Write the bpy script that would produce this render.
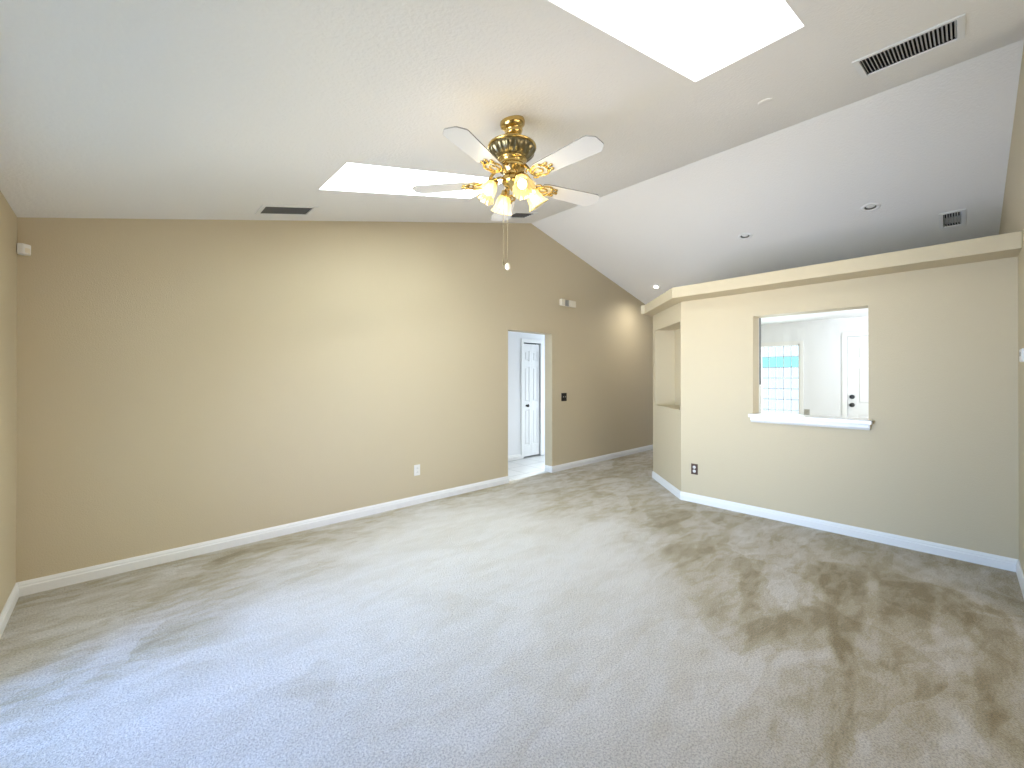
import bpy, bmesh, math, random
from mathutils import Vector, Matrix
PI = math.pi
for o in list(bpy.data.objects):
    bpy.data.objects.remove(o)
C = bpy.context.scene.collection
S = bpy.context.scene

# ------------------------------------------------------------------ camera
cd = bpy.data.cameras.new('camera')
cam = bpy.data.objects.new('camera', cd); C.objects.link(cam)
cam.location = (0, 0, 1.4074)
cam.rotation_euler = (math.radians(90.18), 0, -math.radians(43.1685))
cd.sensor_fit = 'HORIZONTAL'; cd.sensor_width = 36.0
cd.lens = 420.28 / 1024 * 36
cd.shift_y = -7.53 / 1024
cd.clip_start = 0.02; cd.clip_end = 200
S.camera = cam

# ------------------------------------------------------------------ world, exposure
w = bpy.data.worlds.new('world'); S.world = w; w.use_nodes = True
wn = w.node_tree.nodes; bgn = wn['Background']
bgn.inputs[0].default_value = (0.72, 0.86, 1.0, 1); bgn.inputs[1].default_value = 1.5
S.view_settings.view_transform = 'Standard'; S.view_settings.look = 'None'
S.view_settings.exposure = 0.0; S.view_settings.gamma = 1.0
S.view_settings.use_curve_mapping = False

# ------------------------------------------------------------------ measured room
XD, YA, XR, ZR = -0.4742, 4.1514, 4.263, 3.5946
SL, SR = 0.24373, 0.2446
XB, YC = 4.7606, -0.2889
YN, XJ = -1.25, 3.85               # rear of the recess the camera stands in, and where it ends
PT = 0.18; YBn = 2.2126; XL, YLf = 5.5164, 2.9688
ZS, ZT = 2.2865, 2.4029           # plant ledge underside and top
XE = 8.18                          # far side of the house
BBH = 0.0917
HALLY = 5.22
def zL(x): return 2.44 + SL * (x - XD)
def zR(x): return ZR - SR * (x - XR)
def zC(x): return zL(x) if x < XR else zR(x)

# ------------------------------------------------------------------ daylight and room lamps
def area(name, loc, rot, sx, sy, power, col, spread=PI):
    l = bpy.data.lights.new(name, 'AREA'); l.shape = 'RECTANGLE'; l.size = sx; l.size_y = sy
    l.energy = power; l.color = col; l.spread = spread
    o = bpy.data.objects.new(name, l); C.objects.link(o); o.location = loc; o.rotation_euler = rot
    return o
SKY = (0.80, 0.90, 1.0)
SX1, SX2 = 1.07, 2.499
# daylight through the sliding door on the left: blue sky, plus a warm fill added to lift the right ceiling
area('sky_through_sliding_door', (XD-0.12, 2.05, 1.05), (0, -PI/2, 0), 2.0, 1.9, 40, (0.36, 0.68, 1.0), 1.5)
area('wide_sky_through_sliding_door', (XD-0.13, 2.05, 1.05), (0, -PI/2, 0), 2.0, 1.9, 7, (0.35, 0.75, 1.0))
area('low_sky_through_sliding_door', (XD-0.14, 2.05, 0.5), (0, -PI/2, 0), 1.0, 1.9, 32, (0.04, 0.19, 1.0), 2.0)
area('added_upward_fill_sliding_door', (XD-0.15, 2.05, 1.0), (0, -PI/2-0.3, 0), 2.0, 1.9, 35, (1.0, 0.84, 0.64), 1.1)
# warm fill lights added behind the camera, outside an unseen rear window
area('added_warm_fill_rear', (2.1, YN-0.12, 1.5), (PI/2, 0, 0), 2.6, 1.1, 16, (1.0, 0.68, 0.46), 1.7)
area('added_warm_fill_rear_wide', (2.9, YN-0.13, 1.5), (PI/2, 0, 0), 1.0, 1.1, 15, (1.0, 0.76, 0.50))
# skylights
tilt = -math.atan(SL)
area('daylight_near_skylight', ((SX1+SX2)/2, 0.80, zL(1.78)+0.62), (0, tilt, 0), 1.40, 0.52, 20, (0.97, 0.97, 1.0))
area('daylight_far_skylight', (1.813, 3.027, zL(1.813)+0.62), (0, tilt, 0), 1.40, 0.52, 132, (0.91, 0.98, 1.0))
# entry room and hall
area('daylight_entry_window', (XE+0.25, 2.095, 1.2), (0, PI/2, 0), 1.6, 0.58, 35, (0.97, 1.0, 1.0))
area('added_entry_fill', (6.75, YC-0.25, 1.5), (PI/2, 0, 0), 1.5, 1.2, 78, (1.0, 0.99, 1.0))  # unseen window light added to brighten the entry room
area('daylight_hall_window', (7.45, 4.76, 1.15), (0, PI/2, 0), 1.9, 0.75, 62, (0.86, 0.92, 1.0))

hl = area('low_sun_through_hall_window', (7.35, 5.0, 1.55), (0, 0, 0), 0.5, 0.4, 9, (0.86, 0.93, 1.0), 0.5)
hl.rotation_euler = (Vector((4.1, 4.12, 0)) - hl.location).to_track_quat('-Z', 'Y').to_euler()

# ------------------------------------------------------------------ materials
def mat(name, col=(0.8, 0.8, 0.8), rough=0.5, metal=0.0, emis=None, estr=0.0, spec=0.5, bump=None, coat=0.0, alpha=None):
    m = bpy.data.materials.new(name); m.use_nodes = True
    nt = m.node_tree; b = nt.nodes['Principled BSDF']
    b.inputs['Base Color'].default_value = (*col, 1); b.inputs['Roughness'].default_value = rough
    b.inputs['Metallic'].default_value = metal; b.inputs['Specular IOR Level'].default_value = spec
    b.inputs['Coat Weight'].default_value = coat
    if emis: b.inputs['Emission Color'].default_value = (*emis, 1); b.inputs['Emission Strength'].default_value = estr
    if bump:
        sc, st, det = bump
        g = nt.nodes.new('ShaderNodeNewGeometry'); n = nt.nodes.new('ShaderNodeTexNoise')
        n.inputs['Scale'].default_value = sc; n.inputs['Detail'].default_value = det
        bp = nt.nodes.new('ShaderNodeBump'); bp.inputs['Strength'].default_value = st; bp.inputs['Distance'].default_value = 0.004
        nt.links.new(g.outputs['Position'], n.inputs['Vector']); nt.links.new(n.outputs['Fac'], bp.inputs['Height'])
        nt.links.new(bp.outputs[0], b.inputs['Normal'])
    return m

M_wall = mat('beige_paint', (0.575, 0.492, 0.335), 0.55, spec=0.3, bump=(140, 0.35, 3))
M_ceil = mat('ceiling_white', (0.86, 0.845, 0.81), 0.8, spec=0.2, bump=(55, 0.9, 5))
M_white = mat('hall_white_paint', (0.80, 0.81, 0.82), 0.6, spec=0.3, bump=(140, 0.3, 3))
M_trim = mat('gloss_white_trim', (0.82, 0.82, 0.80), 0.35)
M_shaft = mat('skylight_drywall', (0.88, 0.88, 0.87), 0.8, bump=(90, 0.8, 4))
M_door = mat('white_door', (0.80, 0.80, 0.79), 0.4)
M_brass = mat('polished_brass', (0.62, 0.45, 0.17), 0.18, 1.0)
M_brassd = mat('antique_brass', (0.22, 0.19, 0.11), 0.28, 1.0)
M_blade = mat('white_blade', (0.64, 0.62, 0.58), 0.35)
M_bladee = mat('grey_blade_edge', (0.25, 0.24, 0.22), 0.5)
M_black = mat('black_plastic', (0.012, 0.012, 0.012), 0.35)
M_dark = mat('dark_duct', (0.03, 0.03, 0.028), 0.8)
M_brown = mat('brown_plastic', (0.07, 0.035, 0.022), 0.35)
M_plast = mat('white_plastic', (0.82, 0.81, 0.77), 0.4)
M_cream = mat('cream_plastic', (0.78, 0.72, 0.58), 0.4)
M_grey = mat('grey_metal', (0.45, 0.44, 0.40), 0.45, 0.6)
M_louver = mat('louver_metal', (0.62, 0.61, 0.57), 0.45)
M_louverd = mat('dark_louver', (0.10, 0.10, 0.095), 0.5)
M_alum = mat('bronze_aluminium', (0.70, 0.70, 0.70), 0.4, 0.4)
M_bulb = mat('lit_bulb', (1, 0.9, 0.6), 0.4, emis=(1.0, 0.78, 0.34), estr=4.2)
M_lens = mat('lit_lens', (1, 1, 1), 0.4, emis=(1.0, 0.93, 0.82), estr=16.0)
M_unlit = mat('frosted_bulb', (0.85, 0.85, 0.80), 0.3)
M_can = mat('can_baffle', (0.20, 0.195, 0.18), 0.3, 0.7)
M_lead = mat('lead_came', (0.30, 0.31, 0.31), 0.5)
M_sill = mat('white_stone_sill', (0.80, 0.79, 0.77), 0.25)

def glass_mat(name, tint, gl):
    m = bpy.data.materials.new(name); m.use_nodes = True; nt = m.node_tree
    for n in list(nt.nodes): nt.nodes.remove(n)
    out = nt.nodes.new('ShaderNodeOutputMaterial'); mix = nt.nodes.new('ShaderNodeMixShader')
    t = nt.nodes.new('ShaderNodeBsdfTransparent'); t.inputs[0].default_value = (*tint, 1)
    g = nt.nodes.new('ShaderNodeBsdfGlossy'); g.inputs['Roughness'].default_value = 0.05
    mix.inputs[0].default_value = gl
    nt.links.new(t.outputs[0], mix.inputs[1]); nt.links.new(g.outputs[0], mix.inputs[2]); nt.links.new(mix.outputs[0], out.inputs[0])
    return m
M_glass = glass_mat('window_glass', (0.97, 0.99, 0.99), 0.05)
M_teal = glass_mat('pale_teal_glass', (0.66, 0.95, 0.93), 0.05)

def shade_mat():
    m = bpy.data.materials.new('etched_shade_glass'); m.use_nodes = True; nt = m.node_tree
    for n in list(nt.nodes): nt.nodes.remove(n)
    out = nt.nodes.new('ShaderNodeOutputMaterial'); mix = nt.nodes.new('ShaderNodeMixShader'); mix2 = nt.nodes.new('ShaderNodeMixShader')
    t = nt.nodes.new('ShaderNodeBsdfTransparent'); t.inputs[0].default_value = (1.0, 0.93, 0.70, 1)
    tr = nt.nodes.new('ShaderNodeBsdfTranslucent'); tr.inputs[0].default_value = (1.0, 0.88, 0.50, 1)
    g = nt.nodes.new('ShaderNodeBsdfGlossy'); g.inputs['Roughness'].default_value = 0.12
    mix.inputs[0].default_value = 0.55; mix2.inputs[0].default_value = 0.12
    nt.links.new(t.outputs[0], mix.inputs[1]); nt.links.new(tr.outputs[0], mix.inputs[2])
    nt.links.new(mix.outputs[0], mix2.inputs[1]); nt.links.new(g.outputs[0], mix2.inputs[2]); nt.links.new(mix2.outputs[0], out.inputs[0])
    return m
M_shade = shade_mat()

# nap brushed dark (-1) or light (1) by the vacuum cleaner: outlines on the floor, in metres
NAP = [
    (-1, [(3.716, 0.012), (3.811, -0.208), (3.196, -0.208), (2.641, -0.13), (2.503, -0.085), (2.854, -0.049)]),
    (1, [(3.633, 0.976), (3.484, 0.688), (3.134, 0.619), (2.66, 0.831)]),
    (-1, [(3.569, 1.208), (3.634, 1.023), (2.933, 0.888), (2.601, 0.86)]),
    (1, [(2.479, 0.648), (2.725, 0.461), (2.619, 0.443), (2.294, 0.638)]),
    (-1, [(3.875, 0.401), (4.094, 0.116), (3.181, 0.091), (2.695, 0.215), (2.716, 0.282)]),
    (1, [(2.978, 0.085), (3.016, 0.0), (2.796, 0.022), (2.747, 0.086)]),
    (-1, [(3.929, 0.77), (4.115, 0.454), (2.908, 0.371), (2.529, 0.39), (2.782, 0.488)]),
    (1, [(3.892, 0.004), (4.147, -0.064), (4.076, -0.17), (3.868, -0.101)]),
    (1, [(2.804, -0.027), (2.44, -0.075), (2.349, -0.12), (2.329, 0.03), (2.535, 0.032)]),
    (-1, [(0.529, 2.059), (0.738, 2.229), (0.811, 2.069), (0.654, 1.864)]),
    (-1, [(3.433, 2.611), (3.658, 2.442), (3.52, 2.327), (3.327, 2.47)]),
    (1, [(5.005, 2.668), (4.573, 2.351), (4.545, 2.218), (4.862, 2.423)]),
]
def carpet_mat():
    m = bpy.data.materials.new('cut_pile_carpet'); m.use_nodes = True; nt = m.node_tree; N = nt.nodes; L = nt.links
    b = N['Principled BSDF']; b.inputs['Roughness'].default_value = 0.95; b.inputs['Specular IOR Level'].default_value = 0.15
    b.inputs['Sheen Weight'].default_value = 0.25; b.inputs['Sheen Roughness'].default_value = 0.5
    geo = N.new('ShaderNodeNewGeometry')
    def noise(sc, det, rough=0.55, dist=0.0, vec=None):
        n = N.new('ShaderNodeTexNoise'); n.inputs['Scale'].default_value = sc; n.inputs['Detail'].default_value = det
        n.inputs['Roughness'].default_value = rough; n.inputs['Distortion'].default_value = dist
        L.new(vec if vec else geo.outputs['Position'], n.inputs['Vector']); return n.outputs['Fac']
    def ramp(x, stops, smooth=True):
        r = N.new('ShaderNodeValToRGB'); r.color_ramp.interpolation = 'EASE' if smooth else 'LINEAR'
        e = r.color_ramp.elements
        while len(e) < len(stops): e.new(0.5)
        for i, (p, c) in enumerate(stops): e[i].position = p; e[i].color = (c, c, c, 1) if not isinstance(c, tuple) else (*c, 1)
        L.new(x, r.inputs[0]); return r.outputs[0]
    def math_(op, a, b_=None):
        n = N.new('ShaderNodeMath'); n.operation = op
        for i, v in enumerate((a, b_)):
            if v is None: continue
            if isinstance(v, (int, float)): n.inputs[i].default_value = v
            else: L.new(v, n.inputs[i])
        return n.outputs[0]
    # brushed patches of pile: streaks left by a vacuum, stretched one way
    mp = N.new('ShaderNodeMapping'); mp.inputs['Rotation'].default_value = (0, 0, 0.5); mp.inputs['Scale'].default_value = (0.8, 1.9, 1)
    L.new(geo.outputs['Position'], mp.inputs[0])
    streak = noise(1.6, 6, 0.60, 0.9, mp.outputs[0])
    s1 = ramp(streak, [(0.36, 0.0), (0.50, 0.55), (0.62, 1.0)])
    vo = N.new('ShaderNodeTexVoronoi'); vo.inputs['Scale'].default_value = 1.25; vo.inputs['Randomness'].default_value = 1.0
    dn = N.new('ShaderNodeTexNoise'); dn.inputs['Scale'].default_value = 3.0; dn.inputs['Detail'].default_value = 4
    L.new(geo.outputs['Position'], dn.inputs['Vector'])
    va = N.new('ShaderNodeVectorMath'); va.operation = 'MULTIPLY_ADD'; va.inputs[1].default_value = (0.28, 0.28, 0)
    L.new(dn.outputs['Color'], va.inputs[0]); L.new(mp.outputs[0], va.inputs[2]); L.new(va.outputs[0], vo.inputs['Vector'])
    sep = N.new('ShaderNodeSeparateColor'); L.new(vo.outputs['Color'], sep.inputs[0])
    patch = ramp(sep.outputs[0], [(0.35, 0.0), (0.40, 0.7), (0.75, 1.0)])
    small = ramp(noise(6.5, 6, 0.60, 0.4, mp.outputs[0]), [(0.42, 0.0), (0.56, 1.0)])
    # paler towards the middle of the room, browner along the walls
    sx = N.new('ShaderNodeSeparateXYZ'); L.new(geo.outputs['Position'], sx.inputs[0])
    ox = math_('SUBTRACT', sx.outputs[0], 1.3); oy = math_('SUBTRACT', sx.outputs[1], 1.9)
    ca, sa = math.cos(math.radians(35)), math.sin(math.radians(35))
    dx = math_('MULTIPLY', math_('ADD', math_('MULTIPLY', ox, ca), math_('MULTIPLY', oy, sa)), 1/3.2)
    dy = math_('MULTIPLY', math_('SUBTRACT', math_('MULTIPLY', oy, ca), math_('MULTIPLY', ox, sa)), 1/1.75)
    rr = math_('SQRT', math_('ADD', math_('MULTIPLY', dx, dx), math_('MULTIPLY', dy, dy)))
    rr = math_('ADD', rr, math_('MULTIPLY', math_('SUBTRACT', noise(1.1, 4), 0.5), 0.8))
    pale_mid = ramp(rr, [(0.60, 1.0), (1.30, 0.0)])
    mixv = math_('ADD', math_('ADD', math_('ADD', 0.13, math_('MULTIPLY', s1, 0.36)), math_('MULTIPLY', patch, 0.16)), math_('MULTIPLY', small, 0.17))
    fac = math_('ADD', math_('MULTIPLY', mixv, math_('SUBTRACT', 1.0, math_('MULTIPLY', pale_mid, 0.66))), math_('MULTIPLY', pale_mid, 0.58))
    # single brushed strokes and wedges of nap
    jn = N.new('ShaderNodeTexNoise'); jn.inputs['Scale'].default_value = 9.0; jn.inputs['Detail'].default_value = 4
    L.new(geo.outputs['Position'], jn.inputs['Vector'])
    js = N.new('ShaderNodeVectorMath'); js.operation = 'MULTIPLY_ADD'; js.inputs[1].default_value = (0.07, 0.07, 0); js.inputs[2].default_value = (-0.035, -0.035, 0)
    L.new(jn.outputs['Color'], js.inputs[0])
    jp = N.new('ShaderNodeVectorMath'); jp.operation = 'ADD'; L.new(js.outputs[0], jp.inputs[0]); L.new(geo.outputs['Position'], jp.inputs[1])
    for sgn, P in NAP:
        area2 = sum(P[i][0]*P[(i+1) % len(P)][1]-P[(i+1) % len(P)][0]*P[i][1] for i in range(len(P)))
        o = 1 if area2 > 0 else -1; cur = None
        for i in range(len(P)):
            a, b2 = P[i], P[(i+1) % len(P)]; dxx, dyy = b2[0]-a[0], b2[1]-a[1]; ln = math.hypot(dxx, dyy)
            nx, ny = -dyy/ln*o, dxx/ln*o
            dt = N.new('ShaderNodeVectorMath'); dt.operation = 'DOT_PRODUCT'; dt.inputs[1].default_value = (nx, ny, 0); L.new(jp.outputs[0], dt.inputs[0])
            e = math_('SUBTRACT', dt.outputs['Value'], nx*a[0]+ny*a[1])
            cur = e if cur is None else math_('MINIMUM', cur, e)
        mr = N.new('ShaderNodeMapRange'); mr.inputs['From Min'].default_value = -0.006; mr.inputs['From Max'].default_value = 0.022
        L.new(cur, mr.inputs['Value'])
        fac = math_('ADD', fac, math_('MULTIPLY', mr.outputs[0], (0.21 if P[0][0] > 2.2 and P[0][1] < 1.3 else 0.10)*sgn))
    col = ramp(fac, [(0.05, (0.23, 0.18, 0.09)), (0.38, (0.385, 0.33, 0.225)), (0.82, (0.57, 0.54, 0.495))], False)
    fine = noise(120, 4, 0.75)
    fr = ramp(fine, [(0.35, 0.64), (0.60, 1.14)])
    mx = N.new('ShaderNodeMix'); mx.data_type = 'RGBA'; mx.blend_type = 'MULTIPLY'; mx.inputs[0].default_value = 1.0
    L.new(col, mx.inputs[6]); L.new(fr, mx.inputs[7]); L.new(mx.outputs[2], b.inputs['Base Color'])
    bp = N.new('ShaderNodeBump'); bp.inputs['Strength'].default_value = 0.9; bp.inputs['Distance'].default_value = 0.012
    L.new(noise(80, 4, 0.75), bp.inputs['Height']); L.new(bp.outputs[0], b.inputs['Normal'])
    return m
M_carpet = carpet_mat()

def tile_mat():
    m = bpy.data.materials.new('pale_floor_tile'); m.use_nodes = True; nt = m.node_tree; b = nt.nodes['Principled BSDF']
    b.inputs['Roughness'].default_value = 0.25
    g = nt.nodes.new('ShaderNodeNewGeometry'); br = nt.nodes.new('ShaderNodeTexBrick')
    br.offset = 0; br.inputs['Scale'].default_value = 1.0; br.inputs['Brick Width'].default_value = 0.4; br.inputs['Row Height'].default_value = 0.4
    br.inputs['Mortar Size'].default_value = 0.006
    br.inputs['Color1'].default_value = (0.66, 0.66, 0.65, 1); br.inputs['Color2'].default_value = (0.70, 0.70, 0.69, 1); br.inputs['Mortar'].default_value = (0.42, 0.42, 0.42, 1)
    nt.links.new(g.outputs['Position'], br.inputs['Vector']); nt.links.new(br.outputs['Color'], b.inputs['Base Color'])
    return m
M_tile = tile_mat()

# ------------------------------------------------------------------ mesh helpers
def fin(name, bm, mats, parent=None, smooth=False, bevel=0.0, loc=None):
    bmesh.ops.remove_doubles(bm, verts=bm.verts, dist=1e-6)
    bmesh.ops.recalc_face_normals(bm, faces=bm.faces)
    me = bpy.data.meshes.new(name); bm.to_mesh(me); bm.free()
    for mm in (mats if isinstance(mats, (list, tuple)) else [mats]): me.materials.append(mm)
    if smooth:
        for p in me.polygons: p.use_smooth = True
    o = bpy.data.objects.new(name, me); C.objects.link(o)
    if parent: o.parent = parent
    if loc: o.location = loc
    if bevel:
        md = o.modifiers.new('bevel', 'BEVEL'); md.width = bevel; md.segments = 2; md.limit_method = 'ANGLE'
    return o
def box(bm, x0, x1, y0, y1, z0, z1, M=None, mi=0):
    vs = [bm.verts.new(v) for v in ((x0,y0,z0),(x1,y0,z0),(x1,y1,z0),(x0,y1,z0),(x0,y0,z1),(x1,y0,z1),(x1,y1,z1),(x0,y1,z1))]
    if M:
        for v in vs: v.co = M @ v.co
    for f in ((0,1,2,3),(4,5,6,7),(0,1,5,4),(1,2,6,5),(2,3,7,6),(3,0,4,7)):
        fc = bm.faces.new([vs[i] for i in f]); fc.material_index = mi
    return vs
def prism(bm, pts, z0, z1, axis='z', M=None, mi=0):
    def P(p, h):
        v = Vector((p[0], p[1], h)) if axis == 'z' else (Vector((p[0], h, p[1])) if axis == 'y' else Vector((h, p[0], p[1])))
        return M @ v if M else v
    a = [bm.verts.new(P(p, z0)) for p in pts]; b = [bm.verts.new(P(p, z1)) for p in pts]
    n = len(pts)
    f = [bm.faces.new(a), bm.faces.new(b)] + [bm.faces.new((a[i], a[(i+1) % n], b[(i+1) % n], b[i])) for i in range(n)]
    for q in f: q.material_index = mi
def slab(bm, u0, u1, v0, v1, holes, front, back, mi=0):
    """rectangular sheet in (u,v) with rectangular holes; front/back map (u,v)->point"""
    us = sorted({u0, u1, *[h[0] for h in holes], *[h[1] for h in holes]}); vs = sorted({v0, v1, *[h[2] for h in holes], *[h[3] for h in holes]})
    us = [u for u in us if u0 <= u <= u1]; vs = [v for v in vs if v0 <= v <= v1]
    def solid(i, j):
        if i < 0 or j < 0 or i >= len(us)-1 or j >= len(vs)-1: return False
        cu, cv = (us[i]+us[i+1])/2, (vs[j]+vs[j+1])/2
        return not any(h[0] < cu < h[1] and h[2] < cv < h[3] for h in holes)
    F = {}; 
    def V(k, i, j):
        key = (k, i, j)
        if key not in F: F[key] = bm.verts.new((front, back)[k](us[i], vs[j]))
        return F[key]
    def q(*a): 
        fc = bm.faces.new(a); fc.material_index = mi
    for i in range(len(us)-1):
        for j in range(len(vs)-1):
            if not solid(i, j): continue
            for k in (0, 1): q(V(k,i,j), V(k,i+1,j), V(k,i+1,j+1), V(k,i,j+1))
            if not solid(i-1, j): q(V(0,i,j), V(0,i,j+1), V(1,i,j+1), V(1,i,j))
            if not solid(i+1, j): q(V(0,i+1,j), V(0,i+1,j+1), V(1,i+1,j+1), V(1,i+1,j))
            if not solid(i, j-1): q(V(0,i,j), V(0,i+1,j), V(1,i+1,j), V(1,i,j))
            if not solid(i, j+1): q(V(0,i,j+1), V(0,i+1,j+1), V(1,i+1,j+1), V(1,i,j+1))
def lathe(bm, prof, n=32, M=None, mod=None, mi=0, cap=True):
    rings = []
    for k, (r, z) in enumerate(prof):
        ring = []
        for i in range(n):
            a = 2*PI*i/n; rr = r*(1+(mod(a, k) if mod else 0))
            v = Vector((rr*math.cos(a), rr*math.sin(a), z)); ring.append(bm.verts.new(M @ v if M else v))
        rings.append(ring)
    for a, b in zip(rings, rings[1:]):
        for i in range(n): f = bm.faces.new((a[i], a[(i+1) % n], b[(i+1) % n], b[i])); f.material_index = mi
    if cap:
        for r in (rings[0], rings[-1]): f = bm.faces.new(r); f.material_index = mi
def tube(bm, pts, r, n=8, M=None, mi=0, closed=False):
    pts = [Vector(p) for p in pts]; rings = []; m = len(pts)
    for k, p in enumerate(pts):
        if closed: d = pts[(k+1) % m] - pts[k-1]
        else: d = pts[min(k+1, m-1)] - pts[max(k-1, 0)]
        d.normalize(); up = Vector((0, 0, 1)) if abs(d.z) < 0.95 else Vector((1, 0, 0))
        s = d.cross(up).normalized(); t = s.cross(d); rk = r[k] if isinstance(r, (list, tuple)) else r
        ring = []
        for i in range(n):
            a = 2*PI*i/n; v = p + s*rk*math.cos(a) + t*rk*math.sin(a); ring.append(bm.verts.new(M @ v if M else v))
        rings.append(ring)
    pr = list(zip(rings, rings[1:])) + ([(rings[-1], rings[0])] if closed else [])
    for a, b in pr:
        for i in range(n): f = bm.faces.new((a[i], a[(i+1) % n], b[(i+1) % n], b[i])); f.material_index = mi
    if not closed:
        bm.faces.new(rings[0]); bm.faces.new(rings[-1])
def new(): return bmesh.new()
def struct(o): o['kind'] = 'structure'; return o
def empty(name, loc=(0, 0, 0), rot=(0, 0, 0)):
    o = bpy.data.objects.new(name, None); C.objects.link(o); o.location = loc; o.rotation_euler = rot; o.empty_display_size = 0.05; return o
def tag(o, label, cat, group=None):
    o['label'] = label; o['category'] = cat
    if group: o['group'] = group
    return o

# ------------------------------------------------------------------ floor
bm = new()
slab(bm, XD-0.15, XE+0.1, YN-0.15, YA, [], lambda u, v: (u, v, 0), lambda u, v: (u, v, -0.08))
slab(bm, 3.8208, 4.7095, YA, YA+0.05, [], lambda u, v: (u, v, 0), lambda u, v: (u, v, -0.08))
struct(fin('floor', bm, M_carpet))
bm = new()
slab(bm, 2.6, 7.3, YA+0.05, HALLY+0.9, [], lambda u, v: (u, v, -0.004), lambda u, v: (u, v, -0.08))
struct(fin('floor_hall', bm, M_tile))
bm = new()
prism(bm, [(XB+PT, YC), (XB+PT, YBn-0.02), (XL+0.02, YLf-0.12), (XE, YLf-0.12), (XE, YC)], 0.001, 0.009)
struct(fin('floor_entry', bm, M_tile))

# ------------------------------------------------------------------ ceilings
T = 0.10
skyl = [(SX1, SX2, 0.5282, 1.0727), (1.0997, 2.5261, 2.7574, 3.2971)]
ventsL = {'return': (3.335, 3.685, 0.005, 0.425), 'far': (0.845, 1.205, 3.735, 3.935), 'fan': (3.52, 3.855, 3.680, 3.875)}
ventR = (6.255, 6.525, -0.015, 0.120)
cans = [(6.787, 3.594), (5.824, 1.870), (5.812, 0.645)]
CH = 0.052
bm = new()
slab(bm, XD-0.15, XR, YN-0.15, YA+0.14, skyl + list(ventsL.values()), lambda u, v: (u, v, zL(u)), lambda u, v: (u, v, zL(u)+T))
struct(fin('ceiling', bm, M_ceil))
bm = new()
slab(bm, XR, XE+0.1, YC-0.15, YA+0.14, [ventR] + [(x-CH, x+CH, y-CH, y+CH) for x, y in cans], lambda u, v: (u, v, zR(u)), lambda u, v: (u, v, zR(u)+T))
struct(fin('ceiling_right', bm, M_ceil))
bm = new(); box(bm, 2.6, 7.3, YA+0.14, HALLY+0.14, 2.44, 2.5); struct(fin('ceiling_hall', bm, M_white))

# skylights: shaft, glazing, curb
for i, (x0, x1, y0, y1) in enumerate(skyl):
    r = struct(empty('window_%d' % (i+1), ((x0+x1)/2, (y0+y1)/2, zL((x0+x1)/2)+T)))
    cx, cy, cz = r.location; bm = new(); H = 0.42
    def sh(xa, xb, ya, yb):
        vs = box(bm, xa-cx, xb-cx, ya-cy, yb-cy, 0, H)
        for v in vs: v.co.z += zL(v.co.x+cx) + T - cz
    sh(x0-0.02, x0, y0-0.02, y1+0.02); sh(x1, x1+0.02, y0-0.02, y1+0.02); sh(x0, x1, y0-0.02, y0); sh(x0, x1, y1, y1+0.02)
    fin('shaft', bm, M_shaft, r)
    bm = new(); vs = box(bm, x0-cx, x1-cx, y0-cy, y1-cy, H, H+0.006)
    for v in vs: v.co.z += zL(v.co.x+cx) + T - cz
    fin('pane', bm, M_glass, r)

# ------------------------------------------------------------------ walls
# far wall with doorway, gable top
bm = new(); DX1, DX2, DH = 3.8208, 4.7095, 2.0568
slab(bm, XD-0.15, XE+0.1, 0, 2.3, [(DX1, DX2, -1, DH)], lambda u, v: (u, YA, v), lambda u, v: (u, YA+0.14, v))
prism(bm, [(XD-0.15, 2.3), (XE+0.1, 2.3), (XE+0.1, zR(XE+0.1)), (XR, ZR), (XD-0.15, zL(XD-0.15))], YA, YA+0.14, 'y')
struct(fin('wall_far', bm, M_wall))
# left wall with sliding door opening
LD = (1.05, 3.05, 0.0, 2.08)
bm = new()
slab(bm, YN-0.15, YA, 0, 2.44, [(LD[0], LD[1], -1, LD[3])], lambda u, v: (XD, u, v), lambda u, v: (XD-0.15, u, v))
struct(fin('wall_left', bm, M_wall))
# near wall (behind the camera) with openings for the added windows
NW = (0.7, 3.5, 0.9, 2.08)
KW = (6.0, 7.5, 0.95, 2.1)
bm = new()
slab(bm, XJ, XE+0.1, 0, 2.3, [KW], lambda u, v: (u, YC, v), lambda u, v: (u, YC-0.15, v))
prism(bm, [(XJ, 2.3), (XE+0.1, 2.3), (XE+0.1, zR(XE+0.1)), (XR, ZR), (XJ, zL(XJ))], YC-0.15, YC, 'y')
prism(bm, [(YN-0.15, 0), (YC-0.15, 0), (YC-0.15, zL(XJ)), (YN-0.15, zL(XJ))], XJ, XJ+0.12, 'x')
struct(fin('wall_near', bm, M_wall))
bm = new()
slab(bm, XD-0.15, XJ, 0, 2.3, [NW], lambda u, v: (u, YN, v), lambda u, v: (u, YN-0.15, v))
prism(bm, [(XD-0.15, 2.3), (XJ, 2.3), (XJ, zL(XJ)), (XD-0.15, zL(XD-0.15))], YN-0.15, YN, 'y')
struct(fin('wall_rear', bm, M_wall))
# end wall of the house beyond the partition
EW = (1.80, 2.39, 0.30, 1.965)          # leaded window
ED = (0.275, 1.185, 0.0, 2.04)          # entry door opening
bm = new()
slab(bm, YC-0.15, YA+0.14, 0, 2.6, [(EW[0], EW[1], EW[2], EW[3]), (ED[0], ED[1], -1, ED[3])], lambda u, v: (XE, u, v), lambda u, v: (XE+0.1, u, v))
box(bm, XE, XE+0.1, YC-0.15, YA+0.14, 2.6, zR(XE)+0.02)
struct(fin('wall_entry', bm, M_white))
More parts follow.
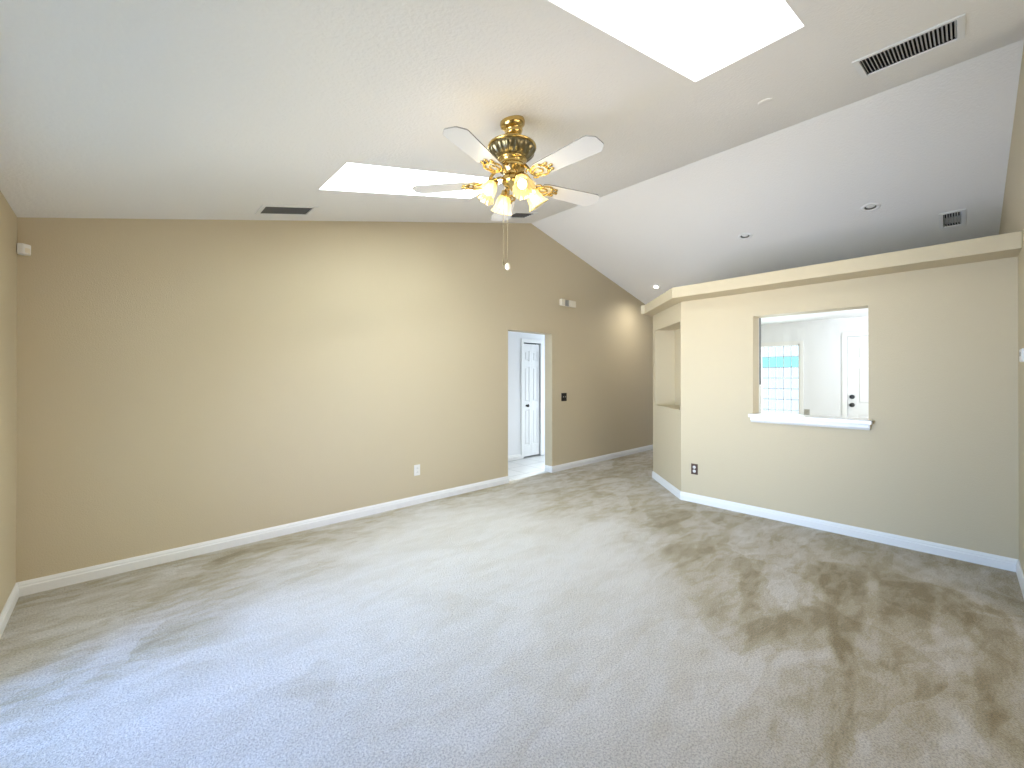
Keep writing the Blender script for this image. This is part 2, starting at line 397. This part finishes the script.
# partition with the pass-through opening
PT = 0.18; PY1, PY2, PZ1, PZ2 = 0.5446, 1.4547, 1.0, 2.0375
YBn = 2.2126; XL, YLf = 5.5164, 2.9688
bm = new()
slab(bm, YC, YBn, 0, ZS, [(PY1, PY2, PZ1, PZ2)], lambda u, v: (XB, u, v), lambda u, v: (XB+PT, u, v))
struct(fin('wall_right', bm, M_wall))
bm = new()   # white lining on the entry side
slab(bm, YC, YBn-0.25, 0, 2.33, [(PY1, PY2, PZ1, PZ2)], lambda u, v: (XB+PT, u, v), lambda u, v: (XB+PT+0.012, u, v))
struct(fin('wall_entry_inner', bm, M_white))
# angled wall with display niche
d45 = Vector((XL-XB, YLf-YBn, 0)); WL = d45.length; d45.normalize(); n45 = Vector((d45.y, -d45.x, 0))
def A45(u, v, w): return Vector((XB, YBn, 0)) + d45*u + n45*w + Vector((0, 0, v))
NU0, NU1, NZ0, NZ1 = 0.018, 0.965, 1.032, 2.063
bm = new()
slab(bm, 0, WL, 0, ZS, [(NU0, NU1, NZ0, NZ1)], lambda u, v: A45(u, v, 0), lambda u, v: A45(u, v, 0.12))
struct(fin('wall_niche', bm, M_wall))
bm = new()   # niche pocket
slab(bm, NU0-0.012, NU1+0.012, NZ0-0.015, NZ1+0.015, [], lambda u, v: A45(u, v, 0.27), lambda u, v: A45(u, v, 0.285))
slab(bm, 0.12, 0.27, NZ0-0.015, NZ1+0.015, [], lambda u, v: A45(NU0, v, u), lambda u, v: A45(NU0-0.012, v, u))
slab(bm, 0.12, 0.27, NZ0-0.015, NZ1+0.015, [], lambda u, v: A45(NU1, v, u), lambda u, v: A45(NU1+0.012, v, u))
slab(bm, 0.12, 0.27, NU0, NU1, [], lambda u, v: A45(v, NZ0, u), lambda u, v: A45(v, NZ0-0.015, u))
slab(bm, 0.12, 0.27, NU0, NU1, [], lambda u, v: A45(v, NZ1, u), lambda u, v: A45(v, NZ1+0.015, u))
struct(fin('wall_niche_recess', bm, M_wall))
bm = new(); box(bm, XL, XE, YLf-0.12, YLf, 0, ZS); struct(fin('wall_corridor', bm, M_wall))
# plant ledge over the partition: fascia, soffit and entry ceiling
bm = new()
XF, YFb, XFl, YFl = 4.463, 2.1742, 5.2542, 2.9476
XF2 = XB+PT+0.012
prism(bm, [(XF, YC), (XF, YFb), (XFl, YFl+0.0), (XFl, YFl+0.06), (XE, YFl+0.06), (XE, YLf-0.12), (XL+0.05, YLf-0.12), (XF2, YBn-0.05), (XF2, YC)], ZS, ZT)
struct(fin('trim_1', bm, M_wall, bevel=0.004))
bm = new(); prism(bm, [(XF+0.02, YC), (XF+0.02, YFb), (XFl+0.02, YFl), (XE, YFl), (XE, YC)], ZT-0.001, ZT+0.004); struct(fin('ledge_bounce_cap', bm, M_white))  # hidden white cap added to bounce light up onto the right ceiling
bm = new(); prism(bm, [(XF2, YC), (XF2, YBn-0.05), (XL+0.05, YLf-0.12), (XE, YLf-0.12), (XE, YC)], 2.33, ZT); struct(fin('ceiling_entry', bm, M_white))
# white lining of the near wall inside the entry
bm = new(); slab(bm, XF2, XE, 0, 2.33, [KW], lambda u, v: (u, YC+0.01, v), lambda u, v: (u, YC, v)); struct(fin('wall_entry_near', bm, M_white))

# hall beyond the doorway
CX1, CX2, CH_ = 5.165, 5.605, 2.03
bm = new()
slab(bm, 2.6, 7.3, 0, 2.44, [(CX1, CX2, -1, CH_)], lambda u, v: (u, HALLY, v), lambda u, v: (u, HALLY+0.1, v))
struct(fin('wall_hall', bm, M_white))
bm = new()
slab(bm, 2.7, 7.2, 0, 2.44, [(DX1, DX2, -1, DH)], lambda u, v: (u, YA+0.152, v), lambda u, v: (u, YA+0.14, v))
struct(fin('wall_hall_near', bm, M_white))
bm = new(); box(bm, 2.5, 2.6, YA+0.14, HALLY+0.1, 0, 2.44); struct(fin('wall_hall_left', bm, M_white))
bm = new()
slab(bm, YA+0.14, HALLY, 0, 2.44, [(YA+0.24, HALLY-0.1, 0.1, 2.1)], lambda u, v: (7.2, u, v), lambda u, v: (7.3, u, v))
struct(fin('wall_hall_right', bm, M_white))
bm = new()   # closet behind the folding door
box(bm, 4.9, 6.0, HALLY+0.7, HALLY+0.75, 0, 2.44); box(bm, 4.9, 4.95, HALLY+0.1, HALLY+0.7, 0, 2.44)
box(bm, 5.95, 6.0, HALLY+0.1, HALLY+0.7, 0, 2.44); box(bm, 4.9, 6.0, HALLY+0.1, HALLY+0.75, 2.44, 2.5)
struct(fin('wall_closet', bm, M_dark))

# ------------------------------------------------------------------ baseboards
BPROF = [(0, 0), (0.015, 0), (0.015, BBH*0.62), (0.011, BBH*0.70), (0.011, BBH*0.80), (0.005, BBH), (0, BBH)]
def baseboard(name, pts, side):
    """pts: polyline on the wall face, side=+1 when the room lies to the left of the walking direction"""
    bm = new(); P = [Vector((p[0], p[1])) for p in pts]; rings = []
    for k, p in enumerate(P):
        ns = []
        if k > 0: d = (P[k]-P[k-1]).normalized(); ns.append(Vector((-d.y, d.x))*side)
        if k < len(P)-1: d = (P[k+1]-P[k]).normalized(); ns.append(Vector((-d.y, d.x))*side)
        n = ns[0] if len(ns) == 1 else (ns[0]+ns[1])/(1+ns[0].dot(ns[1]))
        rings.append([bm.verts.new((p.x+n.x*t, p.y+n.y*t, z)) for t, z in BPROF])
    m = len(BPROF)
    for a, b in zip(rings, rings[1:]):
        for i in range(m): bm.faces.new((a[i], a[(i+1) % m], b[(i+1) % m], b[i]))
    bm.faces.new(rings[0]); bm.faces.new(rings[-1])
    return struct(fin(name, bm, M_trim))
baseboard('baseboard_far_left', [(XD, LD[1]+0.02), (XD, YA), (DX1, YA)], -1)
baseboard('baseboard_far_right', [(DX2, YA+0.14), (DX2, YA), (XE, YA)], -1)
baseboard('baseboard_right', [(XD+0.015, YN), (XJ, YN), (XJ, YC), (XB, YC), (XB, YBn), (XL, YLf), (XE, YLf)], 1)
baseboard('baseboard_left_rear', [(XD, YN), (XD, LD[0]-0.02)], -1)
baseboard('baseboard_hall_left', [(2.6, HALLY), (CX1-0.062, HALLY)], -1)
baseboard('baseboard_hall_right', [(CX2+0.062, HALLY), (7.2, HALLY)], -1)
baseboard('baseboard_entry_left', [(XE, 2.8), (XE, 1.26)], -1)

# ------------------------------------------------------------------ doors and windows
def panels(bm, w, h, M, cols, rows, t=0.035, rec=0.009):
    """panelled slab: local x across, z up, front at y=0 facing -y, thickness +y; rows = [(z0,z1)], cols=[(x0,x1)]"""
    holes = [(c[0], c[1], r[0], r[1]) for c in cols for r in rows]
    slab(bm, 0, w, 0, h, holes, lambda u, v: M @ Vector((u, 0, v)), lambda u, v: M @ Vector((u, rec, v)))
    box(bm, 0, w, rec, t, 0, h, M)
    for x0, x1, z0, z1 in holes:
        a, b = 0.018, 0.034
        o = [(x0+a, z0+a), (x1-a, z0+a), (x1-a, z1-a), (x0+a, z1-a)]; i_ = [(x0+b, z0+b), (x1-b, z0+b), (x1-b, z1-b), (x0+b, z1-b)]
        vo = [bm.verts.new(M @ Vector((p[0], rec, p[1]))) for p in o]; vi = [bm.verts.new(M @ Vector((p[0], 0.001, p[1]))) for p in i_]
        bm.faces.new(vi)
        for k in range(4): bm.faces.new((vo[k], vo[(k+1) % 4], vi[(k+1) % 4], vi[k]))
def casing(bm, x0, x1, h, wd, t, M, z0=0.0, bottom=False):
    box(bm, x0-wd, x0, -t, 0, z0, h+wd, M); box(bm, x1, x1+wd, -t, 0, z0, h+wd, M); box(bm, x0, x1, -t, 0, h, h+wd, M)
    if bottom: box(bm, x0-wd, x1+wd, -t, 0, z0-wd, z0, M)
# folding closet door in the hall: two leaves
r = struct(empty('door_1', ((CX1+CX2)/2, HALLY, 0)))
I = Matrix.Identity(4)
lw = 0.205
for k in range(2):
    bm = new(); panels(bm, lw, 1.985, I, [(0.045, lw-0.045)], [(0.20, 0.83), (0.96, 1.58), (1.68, 1.86)])
    leaf = fin('door_leaf', bm, M_door, r, loc=(CX1+0.006+k*(lw+0.003)-(CX1+CX2)/2, 0.015, 0.022))
    if k == 0:
        bm = new(); Mk = Matrix.Translation((lw*0.42, 0, 0.895)) @ Matrix.Rotation(PI/2, 4, 'X')
        lathe(bm, [(0.018, 0), (0.018, 0.006), (0.010, 0.012), (0.012, 0.028), (0.026, 0.038), (0.028, 0.052), (0.018, 0.062)], 20, Mk)
        kn = fin('door_knob', bm, M_black, leaf, smooth=True)
bm = new(); casing(bm, -0.22, 0.22, CH_, 0.058, 0.014, I); fin('door_casing', bm, M_trim, r, bevel=0.003)
# entry door beyond the pass-through
r = struct(empty('door_2', (XE, (ED[0]+ED[1])/2, 0)))
Me = Matrix.Rotation(-PI/2, 4, 'Z')     # local x -> -Y world, local -y(front) -> -X
dw = ED[1]-ED[0]
bm = new(); Ms = Me @ Matrix.Translation((-dw/2+0.004, 0.02, 0.006))
panels(bm, dw-0.008, ED[3]-0.012, Ms, [(0.11, 0.40), (0.50, 0.79)], [(0.22, 0.84), (1.00, 1.58), (1.68, 1.90)], 0.04, 0.012)
slab_o = fin('door_leaf', bm, M_door, r)
for nm, z, rr in (('deadbolt', 1.115, 0.033), ('door_knob', 0.992, 0.032)):
    bm = new(); Mk = Me @ Matrix.Translation((-dw/2+0.055, 0.02, z)) @ Matrix.Rotation(PI/2, 4, 'X')
    if nm == 'deadbolt': lathe(bm, [(rr, 0), (rr, 0.012), (rr*0.8, 0.02)], 24, Mk); box(bm, -0.006, 0.006, -0.018, 0.018, 0.02, 0.035, Mk)
    else: lathe(bm, [(rr, 0), (rr, 0.006), (0.012, 0.012), (0.012, 0.03), (rr*0.9, 0.042), (rr*0.95, 0.058), (rr*0.6, 0.068)], 24, Mk)
    fin(nm, bm, M_black, slab_o, smooth=(nm != 'deadbolt'))
bm = new(); casing(bm, -dw/2, dw/2, ED[3], 0.062, 0.016, Me); fin('door_casing', bm, M_trim, r, bevel=0.003)
# leaded window beside the entry door
r = struct(empty('window_3', (XE, (EW[0]+EW[1])/2, 0)))
ww = EW[1]-EW[0]
bm = new(); casing(bm, -ww/2, ww/2, EW[3], 0.05, 0.014, Me, EW[2], True)
box(bm, -ww/2, -ww/2+0.02, 0.0, 0.06, EW[2], EW[3], Me); box(bm, ww/2-0.02, ww/2, 0.0, 0.06, EW[2], EW[3], Me)
box(bm, -ww/2, ww/2, 0.0, 0.06, EW[2], EW[2]+0.02, Me); box(bm, -ww/2, ww/2, 0.0, 0.06, EW[3]-0.02, EW[3], Me)
fin('window_frame', bm, M_trim, r)
bm = new(); bm2 = new(); nr, nc = 9, 5
for j in range(nr+1):
    z = EW[2]+0.02+(EW[3]-EW[2]-0.04)*j/nr; box(bm, -ww/2+0.02, ww/2-0.02, 0.026, 0.040, z-0.004, z+0.004, Me)
for i in range(nc+1):
    x = -ww/2+0.02+(ww-0.04)*i/nc; box(bm, x-0.004, x+0.004, 0.026, 0.040, EW[2], EW[3], Me)
fin('leading', bm, M_lead, r)
zc = [EW[2]+0.02+(EW[3]-EW[2]-0.04)*j/nr for j in range(nr+1)]
bm = new(); box(bm, -ww/2+0.02, ww/2-0.02, 0.031, 0.035, EW[2], zc[7], Me); box(bm, -ww/2+0.02, ww/2-0.02, 0.031, 0.035, zc[8], EW[3], Me)
fin('pane', bm, M_glass, r)
bm = new(); box(bm, -ww/2+0.02, ww/2-0.02, 0.031, 0.035, zc[7], zc[8], Me)
fin('tinted_pane', bm, M_teal, r)
# unseen sliding door and hall window, plus two windows added for fill light
def glazing(name, loc, M, w, z0, z1, nleaf):
    r = struct(empty(name, loc)); bm = new(); f = 0.05
    for k in range(nleaf):
        a = -w/2 + w*k/nleaf; b = a + w/nleaf
        box(bm, a, a+f, 0.03, 0.07, z0, z1, M); box(bm, b-f, b, 0.03, 0.07, z0, z1, M)
        box(bm, a+f, b-f, 0.03, 0.07, z0, z0+f, M); box(bm, a+f, b-f, 0.03, 0.07, z1-f, z1, M)
    fin('window_frame', bm, M_alum, r)
    bm = new()
    for k in range(nleaf):
        a = -w/2 + w*k/nleaf; b = a + w/nleaf; box(bm, a+f, b-f, 0.048, 0.052, z0+f, z1-f, M)
    fin('pane', bm, M_glass, r)
glazing('door_3', (XD, (LD[0]+LD[1])/2, 0), Matrix.Rotation(PI/2, 4, 'Z'), LD[1]-LD[0], 0.0, LD[3], 2)
glazing('window_6', ((NW[0]+NW[1])/2, YN, 0), Matrix.Rotation(PI, 4, 'Z'), NW[1]-NW[0], NW[2], NW[3], 2)  # added rear window in front of the warm fills
glazing('window_4', ((KW[0]+KW[1])/2, YC, 0), Matrix.Rotation(PI, 4, 'Z'), KW[1]-KW[0], KW[2], KW[3], 2)  # added window for the entry room fill
glazing('window_5', (7.2, YA+0.14+(HALLY-YA-0.14)/2, 0), Matrix.Rotation(-PI/2, 4, 'Z'), HALLY-YA-0.34, 0.1, 2.1, 1)

# ------------------------------------------------------------------ pass-through sill and lining
bm = new()
box(bm, XB-0.070, XB+PT+0.045, PY1-0.028, PY2+0.026, 1.006, 1.040)
ps = fin('window_sill', bm, M_sill, bevel=0.004)
ps.name = 'trim_2'; struct(ps)
bm = new()
prism(bm, [(XB, 0.955), (XB-0.030, 0.955), (XB-0.045, 0.975), (XB-0.045, 1.005), (XB, 1.005)], PY1-0.012, PY2+0.012, 'y')
struct(fin('trim_3', bm, M_trim))
# dark panel edge on the entry side of the partition
bm = new(); box(bm, XB+PT+0.012, XB+PT+0.080, PY2+0.0005, PY2+0.5, 1.335, 2.05)
box(bm, XB+PT+0.080, XB+PT+0.088, PY2+0.03, PY2+0.48, 1.355, 2.03)
tag(fin('wall_panel', bm, M_black, bevel=0.003), 'thin black panel seen edge-on inside the left jamb of the pass-through', 'panel')

# ------------------------------------------------------------------ ceiling vents
def vent(name, rect, zf, slope, nsl, label, along='x', lm=M_louver, fw=0.03, angle=0.6, duct=M_dark):
    x0, x1, y0, y1 = rect; cx, cy = (x0+x1)/2, (y0+y1)/2
    r = empty(name, (cx, cy, zf(cx)), (0, -math.atan(slope), 0)); tag(r, label, 'vent', 'ceiling air vents')
    k = math.sqrt(1+slope*slope); a, b = (x1-x0)/2*k, (y1-y0)/2
    bm = new()
    slab(bm, -a-fw, a+fw, -b-fw, b+fw, [(-a+0.002, a-0.002, -b+0.002, b-0.002)], lambda u, v: (u, v, -0.008), lambda u, v: (u, v, 0.0))
    fin('frame', bm, M_trim, r, bevel=0.002)
    bm = new(); box(bm, -a+0.003, a-0.003, -b+0.003, -b+0.006, 0.001, 0.09); box(bm, -a+0.003, a-0.003, b-0.006, b-0.003, 0.001, 0.09)
    box(bm, -a+0.003, -a+0.006, -b+0.006, b-0.006, 0.001, 0.09); box(bm, a-0.006, a-0.003, -b+0.006, b-0.006, 0.001, 0.09)
    box(bm, -a+0.003, a-0.003, -b+0.003, b-0.003, 0.09, 0.094); fin('duct', bm, duct, r)
    for i in range(nsl):
        bm = new()
        if along == 'x':
            y = -b + (2*b)*(i+0.5)/nsl; w_ = 2*b/nsl*0.42
            Ms = Matrix.Translation((0, y, 0.006)) @ Matrix.Rotation(angle, 4, 'X'); box(bm, -a+0.006, a-0.006, -w_, w_, -0.0008, 0.0008, Ms)
        fin('louver', bm, lm, r)
    return r
vent('return_air_vent', ventsL['return'], zL, SL, 24, 'large white return air grille with many dark slots, near the top right corner', angle=1.0)
vent('ceiling_vent', ventsL['far'], zL, SL, 5, 'dark slotted vent in the ceiling above the left part of the far wall', lm=M_louverd, angle=-0.7)
vent('ceiling_vent', ventsL['fan'], zL, SL, 5, 'dark slotted vent in the ceiling just behind the fan lamps', lm=M_louverd, angle=-0.7)
vent('ceiling_vent', ventR, zR, -SR, 7, 'small square white vent above the ledge at the right end of the room', angle=1.0)

# ------------------------------------------------------------------ recessed lights
can_lab = ['lit recessed ceiling light at the left end of the ledge, by the far wall', 'unlit recessed ceiling light next to the lit one, farther from the small vent', 'unlit recessed ceiling light nearest the small square vent']
for i, (x, y) in enumerate(cans):
    r = empty('recessed_light', (x, y, zR(x)), (0, math.atan(SR), 0)); tag(r, can_lab[i], 'ceiling light', 'recessed ceiling lights')
    bm = new(); lathe(bm, [(0.048, 0.0), (0.048, -0.004), (0.060, -0.009), (0.080, -0.006), (0.083, 0.0)], 40, cap=False); fin('trim_ring', bm, M_trim, r, smooth=True)
    bm = new(); lathe(bm, [(0.048, -0.002), (0.047, 0.02), (0.043, 0.07), (0.02, 0.075)], 32, cap=True); 
    f = [f for f in bm.faces if len(f.verts) > 6 and f.calc_center_median().z < 0.01]
    bmesh.ops.delete(bm, geom=f, context='FACES_ONLY'); fin('baffle', bm, M_can, r, smooth=True)
    bm = new(); lathe(bm, [(0.012, 0.072), (0.022, 0.055), (0.038, 0.020), (0.040, 0.012), (0.030, 0.004)], 28); fin('bulb', bm, M_lens if i == 0 else M_unlit, r, smooth=True)
l = bpy.data.lights.new('recessed_spot', 'SPOT'); l.energy = 52; l.spot_size = 2.75; l.spot_blend = 1.0; l.color = (1.0, 0.96, 0.9); l.shadow_soft_size = 0.04
o = bpy.data.objects.new('recessed_spot', l); C.objects.link(o); o.location = (cans[0][0], cans[0][1], zR(cans[0][0])-0.02)
# blank cover
bm = new(); lathe(bm, [(0.001, -0.006), (0.035, -0.006), (0.044, -0.003), (0.045, 0.0)], 36, cap=False)
cv = fin('blank_cover', bm, M_ceil, smooth=True); cv.location = (3.346, 0.942, zL(3.346)); cv.rotation_euler = (0, -math.atan(SL), 0)
tag(cv, 'round blank ceiling cover painted like the ceiling, right of the near skylight', 'cover plate')

# ------------------------------------------------------------------ wall devices
# outlet, far wall
def outlet(loc, rotz, plate, face, label, slots):
    r = empty('wall_outlet', loc, (0, 0, rotz)); tag(r, label, 'outlet')
    bm = new(); box(bm, -0.0375, 0.0375, -0.006, 0, -0.06, 0.06); fin('cover_plate', bm, plate, r, bevel=0.003)
    for s in (-1, 1):
        bm = new(); Mo = Matrix.Translation((0, -0.006, s*0.022)) @ Matrix.Rotation(PI/2, 4, 'X')
        lathe(bm, [(0.0165, 0), (0.0165, 0.003), (0.015, 0.004)], 20, Mo); soc = fin('socket', bm, face, r)
        bm = new()
        for dx in (-0.006, 0.006): box(bm, dx-0.0012, dx+0.0012, -0.0112, -0.0100, s*0.022-0.004, s*0.022+0.006)
        fin('slots', bm, slots, soc)
    return r
outlet((2.439, YA, 0.377), 0, M_plast, M_plast, 'white wall outlet low on the far wall, left of the doorway', M_black)
outlet((XB, 2.057, 0.375), -PI/2, M_brown, M_plast, 'brown wall outlet with white sockets, low on the right wall beside the angled niche wall', M_black)
outlet((XE, 1.705, 0.835), -PI/2, M_grey, M_grey, 'small grey wall outlet in the white entry room, seen through the pass-through', M_black)
# switch, far wall
r = empty('light_switch', (4.984, YA, 1.113)); tag(r, 'black double light switch on the far wall, right of the doorway', 'switch')
bm = new(); box(bm, -0.062, 0.062, -0.006, 0, -0.062, 0.062); fin('cover_plate', bm, M_black, r, bevel=0.003)
for dx in (-0.024, 0.024):
    bm = new(); box(bm, dx-0.005, dx+0.005, -0.016, -0.006, -0.004, 0.012); fin('toggle', bm, M_grey, r, bevel=0.001)
# door chime, far wall
r = empty('door_chime', (5.05, YA, 2.552)); tag(r, 'cream two-part door chime high on the far wall above the switch', 'door chime')
bm = new(); box(bm, -0.17, 0.17, -0.02, 0, -0.046, 0.046); fin('base', bm, M_cream, r, bevel=0.003)
bm = new(); box(bm, 0.01, 0.17, -0.05, -0.02, -0.05, 0.05); fin('cover', bm, M_cream, r, bevel=0.006)
bm = new(); box(bm, -0.17, -0.09, -0.05, -0.02, -0.05, 0.05); fin('cover', bm, M_cream, r, bevel=0.006)
bm = new()
for k in range(5): box(bm, -0.085+k*0.019, -0.076+k*0.019, -0.042, -0.02, -0.044, 0.044)
fin('grille', bm, M_grey, r)
# motion sensor in the corner
Mc = Matrix.Rotation(PI/4, 4, 'Z')
r = empty('motion_sensor', (XD+0.031, YA-0.031, 2.233), (0, 0, 0)); tag(r, 'small white motion sensor high in the left corner of the room', 'sensor')
bm = new(); prism(bm, [(-0.030, 0.015), (-0.015, 0.030), (0.026, 0.026), (0.032, -0.003), (0.003, -0.032), (-0.026, -0.026)], -0.034, 0.034); fin('body', bm, M_plast, r, bevel=0.006)
bm = new(); Ml = Matrix.Rotation(PI/4, 4, 'Z')
box(bm, -0.014, 0.014, -0.026, -0.021, -0.024, 0.008, Ml); fin('lens', bm, M_cream, r, bevel=0.002)
# thermostat on the near wall
r = empty('thermostat', (4.13, YC, 1.548), (0, 0, PI)); tag(r, 'white thermostat on the near wall at the right edge of the picture', 'thermostat')
bm = new(); box(bm, -0.072, 0.072, -0.008, 0, -0.045, 0.045); fin('base', bm, M_plast, r, bevel=0.003)
bm = new(); box(bm, -0.068, 0.068, -0.03, -0.008, -0.041, 0.041); fin('cover', bm, M_plast, r, bevel=0.006)
bm = new(); box(bm, -0.03, 0.03, -0.032, -0.03, -0.005, 0.02); fin('display', bm, M_grey, r)

# ------------------------------------------------------------------ ceiling fan
FX, FY = 1.764, 1.880; FZ = zL(FX)
fan = empty('ceiling_fan', (FX, FY, FZ)); tag(fan, 'brass five-blade ceiling fan with white blades and lit glass shades', 'ceiling fan')
Mt = Matrix.Rotation(-math.atan(SL), 4, 'Y')
bm = new(); lathe(bm, [(0.001, 0.003), (0.074, 0.003), (0.078, -0.014), (0.074, -0.032), (0.060, -0.046), (0.052, -0.052), (0.056, -0.062), (0.050, -0.076), (0.040, -0.086), (0.034, -0.100), (0.018, -0.106)], 40, Mt)
fin('canopy', bm, M_brass, fan, smooth=True)
bm = new(); lathe(bm, [(0.0125, -0.08), (0.0125, -0.14)], 20); fin('downrod', bm, M_brass, fan, smooth=True)
bm = new(); lathe(bm, [(0.03, -0.132), (0.06, -0.136), (0.10, -0.143), (0.135, -0.154), (0.149, -0.163), (0.149, -0.170), (0.141, -0.176)], 60)
fin('motor_cap', bm, M_brass, fan, smooth=True)
fl = lambda a, k: 0.028*math.copysign(abs(math.cos(15*a))**0.6, math.cos(15*a)) if 0 < k < 6 else 0
bm = new(); lathe(bm, [(0.139, -0.175), (0.143, -0.182), (0.138, -0.195), (0.128, -0.209), (0.115, -0.222), (0.100, -0.234), (0.088, -0.240)], 180, mod=fl)
fin('motor_housing', bm, M_brassd, fan, smooth=True)
bm = new(); lathe(bm, [(0.088, -0.238), (0.092, -0.244), (0.086, -0.252), (0.072, -0.258), (0.076, -0.280), (0.084, -0.288), (0.078, -0.306), (0.052, -0.318), (0.05, -0.345), (0.062, -0.352), (0.064, -0.375), (0.05, -0.395), (0.028, -0.405), (0.012, -0.420), (0.004, -0.432)], 48)
fin('switch_housing', bm, M_brass, fan, smooth=True)
ZBL = -0.378
def blade_outline():
    r0, r1 = 0.20, 0.638
    return [(r0, -0.050), (r0, 0.050), (r0+0.03, 0.060), (r1-0.050, 0.075), (r1-0.036, 0.072), (r1-0.004, 0.040), (r1, 0.030), (r1, -0.030), (r1-0.004, -0.040), (r1-0.036, -0.072), (r1-0.050, -0.075), (r0+0.03, -0.060)]
bm = new(); prism(bm, blade_outline(), -0.003, 0.003)
bm.faces.ensure_lookup_table()
for f in bm.faces:
    f.normal_update()
    if abs(f.normal.z) < 0.5: f.material_index = 1
b0 = fin('blade', bm, [M_blade, M_bladee], None)
# ornate blade iron: arm plus open scroll loop
bm = new()
tube(bm, [(0.080, 0, 0.075), (0.105, 0, 0.070), (0.130, 0, 0.045), (0.155, 0, 0.012), (0.180, 0, -0.006)], [0.010, 0.010, 0.009, 0.008, 0.008], 10)
loop = [(0.225+0.055*math.cos(t), 0.050*math.sin(t)*(1+0.25*math.cos(t)), -0.008) for t in [2*PI*k/28 for k in range(28)]]
tube(bm, loop, 0.0055, 8, closed=True)
loop2 = [(0.218+0.030*math.cos(t), 0.022*math.sin(t), -0.009) for t in [2*PI*k/20 for k in range(20)]]
tube(bm, loop2, 0.0045, 8, closed=True)
for s in (-1, 1):
    sp = [(0.175-0.022*math.cos(t)*(1-t/9), s*(0.030+0.020*math.sin(t)*(1-t/9)), -0.006) for t in [k*0.45 for k in range(13)]]
    tube(bm, sp, 0.0045, 8)
    tube(bm, [(0.26, s*0.030, -0.008), (0.285, s*0.034, -0.007), (0.30, s*0.030, -0.006)], [0.005, 0.007, 0.004], 8)
tube(bm, [(0.275, 0, -0.008), (0.315, 0, -0.007)], [0.006, 0.008], 8)
for px_, py_ in ((0.300, 0.030), (0.300, -0.030), (0.315, 0)):
    Mk = Matrix.Translation((px_, py_, -0.0125)); lathe(bm, [(0.003, 0.0), (0.009, 0.001), (0.010, 0.006), (0.010, 0.009)], 14, Mk)
i0 = fin('blade_bracket', bm, M_brass, None, smooth=True)
pitch = math.radians(-7)
for k in range(5):
    a = math.radians(-161 + 72*k)
    if k == 0: b_, ir = b0, i0
    else: b_, ir = b0.copy(), i0.copy(); C.objects.link(b_); C.objects.link(ir)
    b_.parent = fan; b_.matrix_local = Matrix.Translation((0, 0, ZBL)) @ Matrix.Rotation(a, 4, 'Z') @ Matrix.Rotation(pitch, 4, 'X')
    ir.parent = b_
# light kit: four arms with sockets, ribbed tulip shades and bulbs
prof = [(0.022, 0.0), (0.030, 0.008), (0.040, 0.025), (0.046, 0.050), (0.050, 0.075), (0.058, 0.095), (0.070, 0.108)]
for k, ad in enumerate((159, 69, -21, -111)):
    a = math.radians(ad); Mz = Matrix.Rotation(a, 4, 'Z')
    bm = new(); tube(bm, [(0.045, 0, -0.365), (0.075, 0, -0.362), (0.098, 0, -0.372), (0.108, 0, -0.388)], 0.0075, 10, Mz)
    Msk = Mz @ Matrix.Translation((0.108, 0, -0.385)) @ Matrix.Rotation(PI-0.60, 4, 'Y')
    lathe(bm, [(0.012, -0.004), (0.024, 0.002), (0.026, 0.020), (0.030, 0.026), (0.030, 0.030)], 24, Msk)
    arm = fin('lamp_arm', bm, M_brass, fan, smooth=True)
    Msh = Msk @ Matrix.Translation((0, 0, 0.024))
    bm = new(); rib = lambda t, j: 0.03*math.cos(16*t)*(j/6.0) + (0.03*math.cos(8*t) if j == 6 else 0)
    lathe(bm, prof, 96, Msh, mod=rib, cap=False)
    s_ = fin('lamp_shade', bm, M_shade, fan, smooth=True)
    bm = new(); lathe(bm, [(0.010, 0.004), (0.012, 0.020), (0.022, 0.036), (0.029, 0.056), (0.026, 0.074), (0.014, 0.084), (0.004, 0.087)], 20, Msh)
    fin('bulb', bm, M_bulb, s_, smooth=True)
    l = bpy.data.lights.new('fan_bulb', 'POINT'); l.energy = 1.0; l.color = (1.0, 0.82, 0.52); l.shadow_soft_size = 0.03
    o = bpy.data.objects.new('fan_bulb_light', l); C.objects.link(o); o.location = Vector((FX, FY, FZ)) + (Msh @ Vector((0, 0, 0.13)))
# pull chains
def chain(x, y, z0, z1, fob):
    bm = new(); n = int((z0-z1)/0.006)
    tube(bm, [(x, y, z0), (x, y, z1)], 0.0008, 6)
    for k in range(n): lathe(bm, [(0.0006, -0.0018), (0.0016, 0), (0.0006, 0.0018)], 6, Matrix.Translation((x, y, z1+k*0.006)))
    c = fin('pull_chain', bm, M_brassd, fan)
    bm = new()
    if fob: lathe(bm, [(0.004, 0.012), (0.012, 0.004), (0.017, -0.008), (0.015, -0.022), (0.006, -0.030)], 20, Matrix.Translation((x, y, z1)))
    else: lathe(bm, [(0.002, 0.03), (0.004, 0.02), (0.0045, -0.002), (0.002, -0.006)], 12, Matrix.Translation((x, y, z1)))
    fin('fob', bm, M_cream if fob else M_brassd, c, smooth=True)
chain(-0.045, 0.030, -0.38, -0.885, False)
chain(-0.018, 0.020, -0.40, -0.885, True)
